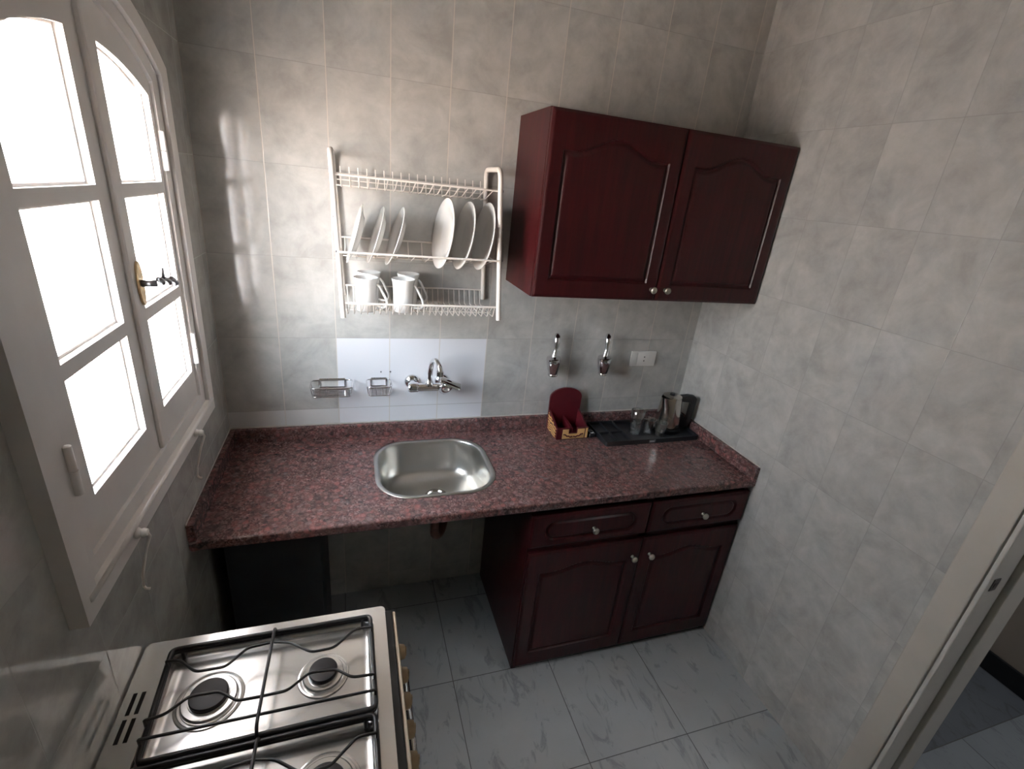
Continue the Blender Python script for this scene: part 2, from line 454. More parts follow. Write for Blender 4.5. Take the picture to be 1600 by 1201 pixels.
# ------------------------------------------------------------------ worktop
ct = thing('countertop', 'speckled red granite worktop with low upstands running wall to wall', 'countertop', (1, -.3, .827))
sx0, sx1, sy0, sy1 = .532, .966, -.476, -.082
def outl(d):
    return rrect(sx0+d, sx1-d, sy0+d, sy1-d, .125-d, 10)
top = prism([(.001, -.587), (W-.001, -.587), (W-.001, -.001), (.001, -.001)], [outl(.004)], .824, .857, lambda a, b, t: (a, b, t))
es = [e for e in top.edges if all(abs(v.co.y+.587) < 1e-4 and abs(v.co.x-.001) < 3 for v in e.verts) and abs(e.verts[0].co.z-e.verts[1].co.z) < 1e-5 and abs(e.verts[0].co.x-e.verts[1].co.x) > .5]
bmesh.ops.bevel(top, geom=es, offset=.006, segments=3, profile=.5, affect='EDGES')
obj('slab', top, 'granite', ct)
obj('back_upstand', B(.001, W-.001, -.021, -.001, .857, .9155, bev=.002), 'granite', ct)
obj('side_upstand', B(.001, .021, -.587, -.021, .857, .9155, bev=.002), 'granite', ct)
obj('side_upstand', B(W-.021, W-.001, -.587, -.021, .857, .9155, bev=.002), 'granite', ct)
g = bmesh.new()
for (x0, x1, y0, y1) in ((.001, W-.001, -.005, -.001), (.001, .004, -.587, -.004), (W-.004, W-.001, -.587, -.004)):
    box(g, x0, x1, y0, y1, .915, .920, bev=.001)
obj('sealant_line', g, 'sealant', ct)

# sink: one pressed bowl with a rim
sk = thing('sink', 'stainless steel rounded sink bowl let into the granite worktop', 'sink', (.75, -.28, .70))
g = bmesh.new()
levels = [(-.007, .8585), (-.006, .8600), (.004, .8600), (.010, .8585), (.013, .853), (.015, .84), (.020, .78), (.028, .735), (.045, .712), (.075, .703), (.11, .700)]
rings = []
for d, z in levels:
    rings.append([g.verts.new((x, y, z)) for x, y in (outl(d) if d < .1 else rrect(sx0+d, sx1-d, sy0+d, sy1-d, .02, 10))])
for A, Bq in zip(rings, rings[1:]):
    for j in range(len(A)): g.faces.new((A[j-1], A[j], Bq[j], Bq[j-1]))
g.faces.new(rings[-1])
obj('bowl', g, 'sink', sk, smooth=True, recalc=False)
g = bmesh.new(); lathe(g, [(.046, .0), (.045, .004), (.036, .004), (.030, -.003), (.012, -.003), (.010, .004), (.008, .006), (0, .006)], (.765, -.262, .7012), n=32)
obj('drain', g, 'chrome', sk, smooth=40)
g = bmesh.new(); tube(g, fillet([(.765, -.262, .698), (.765, -.262, .50), (.80, -.22, .475), (.83, -.16, .52), (.84, -.004, .53)], .03, 6), .018, 14)
lathe(g, [(.045, 0), (.045, .01), (.025, .03), (.02, .05)], (.765, -.262, .64), n=20)
obj('waste_pipe', g, 'copper', sk, smooth=60)

# ------------------------------------------------------------------ cabinets
def sst(a, b, x):
    t = min(1, max(0, (x-a)/(b-a))); return t*t*(3-2*t)
def panel_front(bm, x0, x1, z0, z1, yf, th, style='door', step=.0035, mx=.052, mz=.062, rise=.045):
    """raised-and-fielded front: height field facing -y; yf = front plane"""
    nx = max(2, int((x1-x0)/step)); nz = max(2, int((z1-z0)/step))
    cx = (x0+x1)/2; hw = (x1-x0)/2-mx
    def h(x, z):
        u = abs(x-cx)
        if style == 'door':
            zt = z1-mz-rise+(rise*(.5+.5*cos(pi*min(1, u/(hw*.78)))))
            d = min(hw-u, z-(z0+mz), (zt-z)*.9)
        else:   # drawer: long lozenge with rounded ends
            cz = (z0+z1)/2; hh = (z1-z0)/2-.030; rr = hh
            qx = max(0, u-(hw-rr)); qz = abs(z-cz)
            d = hh-sqrt(qx*qx+qz*qz) if qx > 0 else hh-qz
        e = min(x-x0, x1-x, z-z0, z1-z)
        v = .005*(1-sst(0, .009, e))
        v += .0075*sst(-.001, .004, d)*(1-sst(.008, .018 if style == 'door' else .016, d)*.9)
        return v
    G = [[bm.verts.new((x0+(x1-x0)*i/nx, yf+h(x0+(x1-x0)*i/nx, z0+(z1-z0)*j/nz), z0+(z1-z0)*j/nz)) for i in range(nx+1)] for j in range(nz+1)]
    for j in range(nz):
        for i in range(nx): bm.faces.new((G[j][i], G[j][i+1], G[j+1][i+1], G[j+1][i]))
    rim = [G[0][i] for i in range(nx+1)]+[G[j][nx] for j in range(1, nz+1)]+[G[nz][i] for i in range(nx-1, -1, -1)]+[G[j][0] for j in range(nz-1, 0, -1)]
    back = [bm.verts.new((v.co.x, yf+th, v.co.z)) for v in rim]
    for i in range(len(rim)): bm.faces.new((rim[i-1], rim[i], back[i], back[i-1]))
    bm.faces.new(back)
def knob(x, y, z, parent, s=1):
    g = bmesh.new(); lathe(g, [(0, 0), (.008*s, 0), (.007*s, .003), (.0055*s, .010), (.008*s, .013), (.0125*s, .017), (.0135*s, .022), (.011*s, .026), (.005*s, .0285), (0, .029)], (x, y, z), axis='y', n=24)
    return obj('knob', g, 'knobm', parent, smooth=50)

# wall cabinet
cx0, cx1, cz0, cz1, cd = 1.058, W-.003, 1.535, 2.125, -.32
wc = thing('wall_cabinet', 'dark red mahogany wall cabinet with two arched panel doors', 'cabinet', (1.55, -.15, cz0))
g = bmesh.new()
yb = cd+.020
box(g, cx0, cx0+.018, yb, -.001, cz0, cz1); box(g, cx1-.018, cx1, yb, -.001, cz0, cz1)
box(g, cx0+.018, cx1-.018, yb, -.001, cz0, cz0+.018); box(g, cx0+.018, cx1-.018, yb, -.001, cz1-.018, cz1)
box(g, cx0+.018, cx1-.018, -.010, -.001, cz0+.018, cz1-.018); box(g, cx0+.018, cx1-.018, yb+.01, -.010, 1.82, 1.836)
box(g, cx0+.03, cx0+.07, -.022, -.001, cz1, cz1+.010)
obj('body', g, 'wood', wc)
mid = 1.556
for a, b, kx in ((cx0+.001, mid-.0015, 1.531), (mid+.0015, cx1-.001, 1.592)):
    g = bmesh.new(); panel_front(g, a, b, cz0+.002, cz1-.003, cd, .0195, mx=.050, mz=.062, rise=.05)
    d = obj('door', g, 'wood', wc, smooth=35); knob(kx, cd+.0005, 1.580, d, .95)

# base cabinet
bx0, bx1, bd = 1.062, W-.004, -.560
bc = thing('base_cabinet', 'dark mahogany base cabinet with two drawers over two doors', 'cabinet', (1.55, -.28, 0))
g = bmesh.new(); zt = .823
box(g, bx0, bx0+.018, bd, -.012, .0, zt); box(g, bx1-.018, bx1, bd, -.012, .0, zt)
box(g, bx0+.018, bx1-.018, bd, -.012, .03, .048); box(g, bx0+.018, bx1-.018, -.022, -.012, .048, zt)
box(g, bx0+.018, bx1-.018, bd, bd+.05, zt-.018, zt); box(g, bx0+.018, bx1-.018, bd, bd+.02, .60, .66)
box(g, bx0+.018, bx1-.018, bd+.006, bd+.02, .0, .03)
box(g, 1.545, 1.580, bd, bd+.02, .048, zt-.018)
obj('body', g, 'wood', bc)
mb = 1.562
for a, b, kx in ((bx0-.002, mb-.002, 1.318), (mb+.006, bx1+.001, 1.822)):
    g = bmesh.new(); panel_front(g, a, b, .650, .797, bd-.020, .0198, 'drawer', step=.003, mx=.055)
    d = obj('drawer', g, 'wood', bc, smooth=35); knob(kx, bd-.018, .712, d)
for a, b, kx in ((bx0+.003, mb+.001, 1.527), (mb+.004, bx1-.001, 1.608)):
    g = bmesh.new(); panel_front(g, a, b, .022, .622, bd-.016, .0158, mx=.055, mz=.075, rise=.028)
    d = obj('door', g, 'wood', bc, smooth=35); knob(kx, bd-.0155, .536, d)

# dark box standing under the worktop
bx = thing('storage_box', 'tall black metal box under the worktop by the left wall', 'box', (.2, -.3, 0))
g = bmesh.new(); box(g, .045, .338, -.45, -.08, .02, .74, bev=.008); obj('body', g, 'darkcase', bx, smooth=40)
for x in (.07, .31):
    for y in (-.42, -.11): obj('foot', B(x-.012, x+.012, y-.012, y+.012, 0, .021), 'black', bx)

# ------------------------------------------------------------------ dish rack
rk = thing('dish_rack', 'white wire wall dish rack with three shelves beside the wall cabinet', 'dish rack', (.68, -.13, 1.42))
def lean(p): return (p[0]+(1.933-p[2])*.047, p[1], p[2])
def rt(bm, pts, r, n=8, **k): tube(bm, [lean(p) for p in pts], r, n, **k)
XL, XR = .410, .941
for x in (XL, XR):
    g = bmesh.new()
    rt(g, fillet([(x, -.014, 1.455), (x, -.014, 1.933), (x, -.205, 1.933), (x, -.250, 1.432)], .032, 7), .0085, 14)
    sf = obj('side_frame', g, 'enamel', rk, smooth=60)
    for y, z in ((-.212, 1.866), (-.225, 1.745), (-.238, 1.642)):
        g = bmesh.new(); xx = lean((x, 0, z))[0]; s = 1 if x > .6 else -1
        lathe(g, [(.004, 0), (.004, .003), (0, .004)], (xx+s*.0075, y, z), axis='x', n=10); obj('screw', g, 'handle', sf, smooth=50)
def arange(a, b, n): return [a+(b-a)*k/(n-1) for k in range(n)]
# top shelf
g = bmesh.new()
rt(g, [(XL, -.208, 1.866), (XR, -.208, 1.866)], .0032); rt(g, [(XL, -.014, 1.868), (XR, -.014, 1.868)], .0032)
rt(g, [(XL, -.018, 1.832), (XR, -.018, 1.832)], .0025); rt(g, [(XL, -.014, 1.85), (XR, -.014, 1.85)], .002)
for x in arange(XL+.022, XR-.022, 18):
    rt(g, fillet([(x, -.017, 1.892), (x, -.020, 1.828), (x, -.10, 1.836), (x, -.208, 1.868)], .008, 3), .0019, 6)
obj('wire_shelf', g, 'enamel', rk, smooth=60)
# middle shelf
g = bmesh.new()
rt(g, [(XL, -.243, 1.641), (XR, -.243, 1.641)], .0036); rt(g, [(XL, -.014, 1.662), (XR, -.014, 1.662)], .0032)
rt(g, [(XL+.01, -.05, 1.603), (XR-.01, -.05, 1.603)], .0022)
for x in [v-.0155 for v in (.425, .480, .545, .610, .665, .715, .787, .862, .932)]:
    rt(g, fillet([(x, -.014, 1.664), (x, -.030, 1.603), (x, -.10, 1.603), (x, -.243, 1.641)], .01, 3), .0015, 6)
for x in (XL, XR): rt(g, [(x+.02*(1 if x < .6 else -1), -.014, 1.662), (x+.02*(1 if x < .6 else -1), -.10, 1.642), (x+.02*(1 if x < .6 else -1), -.243, 1.641)], .002, 6)
obj('wire_shelf', g, 'enamel', rk, smooth=60)
# bottom shelf
g = bmesh.new()
rt(g, [(XL, -.245, 1.478), (XR, -.245, 1.478)], .0036); rt(g, [(XL, -.014, 1.492), (XR, -.014, 1.492)], .003)
rt(g, [(XL+.005, -.06, 1.437), (XR-.005, -.06, 1.437)], .0022); rt(g, [(XL+.005, -.16, 1.437), (XR-.005, -.16, 1.437)], .0022)
for i, x in enumerate(arange(XL+.014, XR-.014, 25)):
    rt(g, fillet([(x, -.014, 1.492), (x, -.022, 1.437), (x, -.222, 1.437), (x+.009*(1 if i % 2 else -1)*.0, -.245, 1.478)], .008, 3), .0018, 6)
    if i < 24: rt(g, [(x, -.215, 1.4365), (x+.012, -.245, 1.478)], .0014, 6)
obj('wire_shelf', g, 'enamel', rk, smooth=60)

# plates
def plate_mesh(D):
    R = D/2; g = bmesh.new()
    lathe(g, [(0, .004), (R*.50, .004), (R*.60, .006), (R*.72, .014), (R*.97, .0225), (R, .0235), (R*1.0, .0255), (R*.97, .0262), (R*.72, .019), (R*.60, .0105), (R*.5, .008), (0, .008)], n=56)
    return g
def plate(cx, cy, cz, D, tilt, label, grp, flip=1, yaw=0):
    g = plate_mesh(D)
    for v in g.verts: v.co.z -= .024
    o = obj('plate', g, 'china', smooth=50); tag(o, label, 'plate', grp)
    n = Vector((-cos(tilt)*cos(yaw), -cos(tilt)*sin(yaw), sin(tilt)))*flip       # plate opening direction
    q = Vector((0, 0, 1)).rotation_difference(n)
    o.matrix_world = Matrix.Translation(Vector((cx, cy, cz))) @ q.to_matrix().to_4x4()
    return o
gs = 'small plates at the left of the rack'; gl = 'dinner plates at the right of the rack'
plate(.4745, -.130, 1.688, .200, .28, 'small white plate nearest the left end of the rack, leaning right', gs, 1, .02)
plate(.542, -.130, 1.688, .196, .29, 'small white plate, middle of the three leaning at left', gs, 1, .03)
plate(.606, -.130, 1.688, .202, .30, 'small white plate, third from the rack\'s left end, nearest the gap', gs, 1, .04)
plate(.770, -.130, 1.708, .240, .13, 'large white dinner plate facing left, nearest the gap in the rack', gl, 1, .11)
plate(.844, -.130, 1.706, .236, .17, 'large white dinner plate, middle of the three at the right', gl, 1, .07)
plate(.917, -.130, 1.708, .236, .14, 'large white dinner plate nearest the right frame of the rack', gl, 1, .05)

# mugs
def mug(x, y, label):
    z = 1.4395
    t = thing('mug', label, 'mug', (x, y, z), 'white mugs on the bottom shelf of the rack')
    g = bmesh.new(); lathe(g, [(0, 0), (.030, 0), (.0335, .004), (.034, .03), (.0345, .07), (.037, .10), (.0405, .113), (.040, .115), (.0375, .113), (.0345, .10), (.0315, .07), (.031, .012), (.028, .006), (0, .005)], (x, y, z), n=40)
    obj('cup', g, 'china', t, smooth=50)
    g = bmesh.new(); a = -.25
    pr = [(.036, .094), (.046, .086), (.058, .062), (.068, .044), (.071, .030), (.066, .018), (.052, .014), (.033, .018)]
    pr = fillet([(x+r*cos(a), y+r*sin(a), z+h) for r, h in pr], .008, 3)
    tube(g, pr, .0042, 10)
    obj('handle', g, 'china', t, smooth=True); return t
mug(.508, -.178, 'white mug, front left of the four on the rack')
mug(.632, -.178, 'white mug, front right of the four on the rack')
mug(.522, -.072, 'white mug behind the front left mug')
mug(.660, -.072, 'white mug behind the front right mug')

# ------------------------------------------------------------------ wall fittings
def basket(x0, x1, label):
    t = thing('soap_basket', label, 'soap basket', ((x0+x1)/2, 0, 1.10), 'chrome wire soap baskets')
    g = bmesh.new(); z1, z0 = 1.112, 1.075; y0, y1 = -.092, -.004
    top = fillet([(x0, y1, z1), (x0, y0, z1), (x1, y0, z1), (x1, y1, z1)], .02, 5, closed=True)
    tube(g, top, .0027, 8, closed=True)
    bot = fillet([(x0+.006, y1-.01, z0), (x0+.006, y0+.006, z0), (x1-.006, y0+.006, z0), (x1-.006, y1-.01, z0)], .015, 5, closed=True)
    tube(g, bot, .0022, 8, closed=True)
    for k in range(9):
        y = y1-.014+(y0-y1+.026)*k/8
        tube(g, [(x0+.006, y, z0), (x1-.006, y, z0)], .0012, 6)
    n = 4
    for k in range(n):
        x = x0+.012+(x1-x0-.024)*k/(n-1)
        tube(g, [(x, y0, z1), (x, y0+.006, z0)], .0015, 6)
    for x in (x0, x1):
        for y in (-.03, -.07): tube(g, [(x, y, z1), (x+(.006 if x == x0 else -.006), y, z0)], .0015, 6)
    obj('wire_frame', g, 'chrome', t, smooth=60)
    g = bmesh.new(); xm = (x0+x1)/2; w = min(.11, (x1-x0)*.62)/2
    tube(g, fillet([(xm-w, -.003, z1), (xm-w, -.003, z1-.030), (xm+w, -.003, z1-.030), (xm+w, -.003, z1)], .003, 2), .0032, 8)
    box(g, xm-w, xm+w, -.003, -.0005, z1-.003, z1+.006)
    obj('wall_bracket', g, 'chrome', t, smooth=40)
basket(.303, .456, 'wider chrome wire soap basket on the tiles at left')
basket(.508, .604, 'narrower chrome wire soap basket beside the tap')
for x in (.566, .603):
    g = bmesh.new(); lathe(g, [(0, 0), (.0035, 0), (.0035, .001), (.002, .0015), (0, .0012)], (x, -.0003, 1.142), axis='y', n=12)
    tag(obj('wall_screw', g, 'handle', smooth=50), 'tiny %s screw in the tile above the narrow basket' % ('left-hand' if x < .58 else 'right-hand'), 'screw')

# sink mixer tap
fa = thing('mixer_tap', 'chrome wall mixer tap with upright curved spout above the sink', 'tap', (.76, 0, 1.09))
cz = 1.098
g = bmesh.new()
for x in (.690, .815):
    lathe(g, [(0, 0), (.031, 0), (.031, .004), (.026, .012), (.016, .017), (.014, .060), (0, .060)], (x, -.001, cz), axis='y', n=32)
    lathe(g, [(0, -.022), (.017, -.021), (.021, -.014), (.021, .014), (.017, .021), (0, .022)], (x, -.066, cz), axis='x', n=28)
tube(g, [(.69, -.068, cz), (.815, -.068, cz)], [.0165, .0165], 24)
obj('body', g, 'chrome', fa, smooth=40)
g = bmesh.new()
sp = fillet([(.752, -.068, cz+.004), (.755, -.070, cz+.080), (.760, -.082, cz+.118), (.768, -.118, cz+.134), (.776, -.150, cz+.118), (.778, -.156, cz+.100)], .035, 7)
tube(g, sp, .0105, 20)
lathe(g, [(.0105, 0), (.014, -.002), (.014, -.020), (.010, -.022), (0, -.018)], (.778, -.156, cz+.103), n=24)
lathe(g, [(.017, 0), (.016, .016), (.012, .022), (.0105, .024)], (.752, -.068, cz+.008), n=24)
obj('spout', g, 'chrome', fa, smooth=50)
g = bmesh.new()
lathe(g, [(.020, -.004), (.025, .002), (.026, .034), (.024, .050), (.018, .058), (0, .060)], (.808, -.080, cz-.004), M4=Matrix.Rotation(math.radians(48), 3, 'X') @ Matrix.Rotation(math.radians(14), 3, 'Y'), n=32)
rot = Matrix.Translation((.800, -.112, cz+.046)) @ Matrix.Rotation(math.radians(-4), 4, 'Z') @ Matrix.Rotation(math.radians(22), 4, 'Y') @ Matrix.Rotation(math.radians(24), 4, 'X')
box(g, -.012, .078, -.018, .018, -.006, .005, bev=.004, seg=3, rot=rot)
obj('lever', g, 'chrome', fa, smooth=40)

# two stop valves with long levers
def valve(x, tipx, label):
    t = thing('stop_valve', label, 'valve', (x, 0, 1.15), 'chrome wall stop valves')
    g = bmesh.new(); z = 1.150
    lathe(g, [(0, 0), (.024, 0), (.025, .003), (.018, .009), (.0125, .012), (.0125, .045)], (x+.022, -.001, z+.010), axis='y', n=28)
    lathe(g, [(0, -.018), (.016, -.018), (.0225, -.014), (.0225, -.007), (.0210, -.005), (.025, .010), (.0300, .038), (.0325, .060), (.0305, .070), (.020, .075), (0, .076)], (x, -.058, z), M4=Matrix.Rotation(math.radians(6), 3, 'X') @ Matrix.Rotation(math.radians(-7), 3, 'Y'), n=32)
    obj('valve_body', g, 'chrome', t, smooth=45)
    g = bmesh.new()
    path = [Vector(p) for p in ((x-.006, -.062, z+.064), (x-.006, -.061, z+.074), (x-.004, -.060, z+.086), (x-.001, -.058, z+.105), (x+.001, -.055, z+.125), (x+tipx-.010, -.051, z+.142), (x+tipx-.008, -.045, z+.158), (x+tipx-.006, -.034, z+.166))]
    tube(g, path, [.0165, .0125, .0100, .0094, .0115, .0150, .0145, .0100], 18)
    obj('lever', g, 'chrome', t, smooth=50)
valve(1.297, .012, 'chrome stop valve with long lever directly above the red caddy')
valve(1.546, .012, 'chrome stop valve with long lever beside the wall socket')

# wall socket
so = thing('wall_socket', 'white rectangular wall socket plate near the right corner', 'socket', (1.78, 0, 1.19))
g = bmesh.new(); box(g, 1.712, 1.848, -.010, -.0005, 1.153, 1.228, bev=.003); obj('cover_plate', g, 'plastic', so, smooth=40)
g = bmesh.new(); box(g, 1.718, 1.745, -.0125, -.0095, 1.158, 1.223, bev=.0012); box(g, 1.747, 1.815, -.0115, -.0095, 1.158, 1.223, bev=.0008); obj('socket_module', g, 'plastic', so, smooth=40)
g = bmesh.new()
for z in (1.181, 1.200): lathe(g, [(0, .0025), (.0032, .0025), (.0032, 0), (0, 0)], (1.783, -.0096, z), axis='y', n=12)
obj('socket_hole', g, 'grille', so)

# ------------------------------------------------------------------ red caddy
cd_ = thing('tea_caddy', 'dark red wooden caddy with arched back and gold carved panels', 'caddy', (1.39, -.09, .857))
g = bmesh.new(); z = .8578; x0, x1, y0, y1 = 1.316, 1.470, -.140, -.034
bl = [(x0, z), (x1, z), (x1+.002, z+.155)]+[(1.393+.079*cos(t), z+.155+.048*sin(t)) for t in [pi*k/20 for k in range(1, 20)]]+[(x0-.002, z+.155)]
bk = prism(bl, [], y1, y1+.010, lambda a, b, t: (a, t, b)); obj('back_board', bk, 'caddy', cd_)
g = bmesh.new(); box(g, x0, x1, y0, y1, z, z+.008)
for xx in (x0, x1-.008, 1.389):
    pr = prism([(y0+.001, z+.008), (y1, z+.008), (y1, z+(.095 if xx != 1.389 else .062)), (y0+.001, z+.052)], [], xx, xx+.008, lambda a, b, t: (t, a, b))
    me = bpy.data.meshes.new('x'); pr.to_mesh(me); pr.free(); g.from_mesh(me); bpy.data.meshes.remove(me)
pr = prism([(x0, z), (x1, z), (x1, z+.055), (1.414, z+.055), (1.414, z+.030), (1.376, z+.030), (1.376, z+.055), (x0, z+.055)], [], y0-.008, y0, lambda a, b, t: (a, t, b))
me = bpy.data.meshes.new('x'); pr.to_mesh(me); pr.free(); g.from_mesh(me); bpy.data.meshes.remove(me)
obj('tray_box', g, 'caddy', cd_)
pr = prism([(x0+.028, z+.004), (x1-.018, z+.004), (x1-.018, z+.050), (1.417, z+.050), (1.417, z+.027), (1.373, z+.027), (1.373, z+.050), (x0+.028, z+.050)], [], y0-.0105, y0-.008, lambda a, b, t: (a, t, b))
obj('front_panel', pr, 'gold', cd_)['label'] = 'gold front panel'
g = bmesh.new(); box(g, x1-.012, x1-.002, y0-.0105, y0-.008, z+.004, z+.052); obj('corner_strip', g, 'gold', cd_)['label'] = 'gold corner strip'
pr = prism([(y0+.002, z+.004), (y1-.014, z+.004), (y1-.006, z+.085), (y0+.002, z+.048)], [], x0-.003, x0, lambda a, b, t: (t, a, b))
obj('side_panel', pr, 'carved', cd_)['label'] = 'carved gold side panel'
g = bmesh.new()
for s in (-1, 1):
    pts = [(1.393+.003+s*(.002+.046*t), y0-.0112, z+.012+.017*t*t+.002*sin(t*18)) for t in [k/14 for k in range(15)]]
    tube(g, pts, [.0022+.0012*abs(sin(k*1.3)) for k in range(15)], 6)
obj('front_ornament', g, 'caddy', cd_)['label'] = 'dark painted scroll on the gold front'

# ------------------------------------------------------------------ tray, glasses, kettle, cord
tr = thing('serving_tray', 'black plastic tray holding the kettle and glasses', 'tray', (1.78, -.13, .857))
tx0, tx1, ty0, ty1, tz = 1.522, 2.020, -.236, -.034, .8578
pr = prism(rrect(tx0, tx1, ty0, ty1, .010, 4), [rrect(tx0+.008, tx1-.008, ty0+.008, ty1-.008, .007, 4)], tz, tz+.022, lambda a, b, t: (a, b, t))
g = pr; box(g, tx0+.004, tx1-.004, ty0+.004, ty1-.004, tz, tz+.010)
for (a, b) in ((1.585, 1.591), (1.655, 1.661)): box(g, a, b, ty0+.006, ty1-.006, tz+.009, tz+.021)
box(g, 1.528, 1.661, -.140, -.134, tz+.009, tz+.020)
obj('tray_base', g, 'black', tr)
g = bmesh.new(); box(g, 1.745, 1.778, ty0-.0012, ty0+.001, tz+.004, tz+.018)
bdg = obj('badge', g, 'handle', tr); bdg['label'] = 'small grey badge on the tray front'
g = bmesh.new()
for a in (1.749, 1.757, 1.765): box(g, a, a+.0055, ty0-.0018, ty0-.001, tz+.008, tz+.014)
obj('badge_mark', g, 'greybadge', bdg)
def tumbler(x, y, h, r0, r1, label):
    zb = tz+.0105
    g = bmesh.new(); lathe(g, [(0, 0), (r0*.9, 0), (r0, .003), (r0*1.02, .012), (r1, h), (r1-.0008, h+.0008), (r1-.0022, h), (r0*1.02-.002, .012), (r0*.85, .008), (0, .008)], (x, y, zb), n=40)
    tag(obj('drinking_glass', g, 'glass', smooth=50), label, 'glass', 'clear glasses on the tray')
tumbler(1.716, -.150, .118, .024, .033, 'tall clear drinking glass, leftmost on the tray')
tumbler(1.782, -.160, .076, .022, .030, 'short clear glass in the middle of the three')
tumbler(1.828, -.190, .070, .021, .028, 'short clear glass nearest the kettle')

kt = thing('kettle', 'steel electric kettle with black handle in the corner on the tray', 'kettle', (1.905, -.135, tz+.011))
kx, ky, kz = 1.906, -.125, tz+.0105
g = bmesh.new(); lathe(g, [(0, 0), (.066, 0), (.068, .003), (.067, .016), (.060, .018), (0, .018)], (kx, ky, kz), n=48)
obj('power_base', g, 'black', kt, smooth=40)
g = bmesh.new(); lathe(g, [(0, .018), (.056, .018), (.060, .021), (.060, .026), (.0575, .06), (.052, .12), (.047, .168), (.046, .172), (.0455, .172)], (kx, ky, kz), n=56)
# spout lip pulled out towards the left front
for v in g.verts:
    d = v.co-Vector((kx, ky, v.co.z)); a = math.atan2(d.y, d.x); h = v.co.z-kz
    if h > .12 and d.length > .03:
        k = max(0, cos(a-math.radians(190)))**10*((h-.12)/.052)
        v.co += d.normalized()*.020*k
obj('jug', g, 'kettle', kt, smooth=50)
g = bmesh.new(); lathe(g, [(.0455, .170), (.045, .176), (.034, .181), (.015, .183), (0, .183)], (kx, ky, kz), n=48)
ld = obj('lid', g, 'kettle', kt, smooth=50)
g = bmesh.new(); lathe(g, [(.013, .180), (.013, .187), (.010, .190), (0, .190)], (kx-.004, ky, kz), n=24); obj('lid_knob', g, 'black', ld, smooth=40)
g = bmesh.new(); ang = math.radians(-12)
def kh(r, h, s): return (kx+r*cos(ang)-s*sin(ang), ky+r*sin(ang)+s*cos(ang), kz+h)
pro = [(.040, .178), (.075, .184), (.108, .180), (.117, .170), (.118, .150), (.112, .050), (.100, .020), (.0575, .020), (.053, .085), (.066, .085), (.094, .050), (.096, .140), (.090, .150), (.046, .152)]
hm = prism(pro, [], -.013, .013, lambda a, b, t: kh(a, b, t))
bmesh.ops.recalc_face_normals(hm, faces=hm.faces)
obj('handle', hm, 'black', kt, smooth=30)
# cord coil at the left of the tray
g = bmesh.new(); pts = []
for k in range(90):
    a = k*.28; r = .030+.004*sin(k*.37)+.006*(k/90)
    pts.append((1.494+r*.5*cos(a), -.080+r*1.1*sin(a), .8615+.004*(k % 23)/23+.010*(k/90)))
tube(g, pts, .0034, 8)
tube(g, [pts[-1], (1.490, -.046, .873), (1.500, -.032, .870), (1.56, -.0276, .866), (1.80, -.0276, .8625), (1.96, -.0276, .8625)], .0034, 8)
crd = thing('power_cord', 'black coiled electric cord between the red caddy and the tray', 'cord', (1.49, -.07, .857))
obj('cable', g, 'black', crd, smooth=True)
g = bmesh.new(); box(g, 1.480, 1.512, -.150, -.112, .858, .880, bev=.005, seg=3); pg = obj('plug', g, 'black', crd, smooth=40)
g = bmesh.new(); tube(g, [(1.496+.010*cos(t), -.131+.014*sin(t), .8805) for t in [2*pi*k/20 for k in range(20)]], .0015, 6, closed=True); obj('plug_ring', g, 'greybadge', pg, smooth=True)

# ------------------------------------------------------------------ gas stove
st = thing('gas_stove', 'stainless steel gas stove with black wire grates against the left wall', 'stove', (.27, -1.2, 0))
hy1, hy0 = -.918, -1.475; hx0, hx1 = .004, .521; hz = .850
ri = rrect(.062, .490, hy0+.028, hy1-.028, .022, 5)
g = prism(rrect(hx0, hx1, hy0, hy1, .012, 4), [ri], hz-.030, hz, lambda a, b, t: (a, b, t))
obj('hob_rim', g, 'steel', st, smooth=30)
g = bmesh.new(); rings = []
for d, z in ((-.001, hz+.0008), (.004, hz-.001), (.010, hz-.010), (.018, hz-.0135), (.03, hz-.014)):
    rings.append([g.verts.new((x, y, z)) for x, y in rrect(.062+d, .490-d, hy0+.028+d, hy1-.028-d, max(.006, .022-d*.5), 5)])
for A, Bq in zip(rings, rings[1:]):
    for j in range(len(A)): g.faces.new((A[j-1], A[j], Bq[j], Bq[j-1]))
g.faces.new(rings[-1])
obj('spill_tray', g, 'steel', st, smooth=True, recalc=False)
g = bmesh.new()
box(g, hx0+.004, hx1-.012, hy0+.004, hy1-.004, .05, hz-.031)
obj('body', g, 'cream', st)
g = bmesh.new(); box(g, hx1-.012, hx1+.018, hy0+.004, hy1-.004, .10, hz-.016, bev=.003); obj('front_recess', g, 'black', st)
g = bmesh.new(); box(g, hx1+.0185, hx1+.027, hy0+.002, hy1-.002, .690, hz-.022, bev=.003); cp = obj('control_panel', g, 'cream', st, smooth=40)
g = bmesh.new(); box(g, hx1+.0185, hx1+.028, hy0+.004, hy1-.004, .16, .680, bev=.006); od = obj('oven_door', g, 'black', st, smooth=40)
g = bmesh.new(); tube(g, [(hx1+.028, hy0+.06, .645), (hx1+.05, hy0+.06, .65), (hx1+.05, hy1-.06, .65), (hx1+.028, hy1-.06, .645)], .008, 12); obj('oven_handle', g, 'steel', od, smooth=50)
for k in range(6):
    y = -.986-.0655*k; zk = .755
    g = bmesh.new(); lathe(g, [(0, 0), (.024, 0), (.0235, .004), (.019, .006), (.017, .018), (.015, .020), (0, .020)], (hx1+.0265, y, zk), axis='x', n=28)
    box(g, hx1+.0462, hx1+.050, y-.0035, y+.0035, zk-.014, zk+.014, bev=.001)
    obj('knob', g, 'knobc', cp, smooth=40)
for s in range(4):
    pass
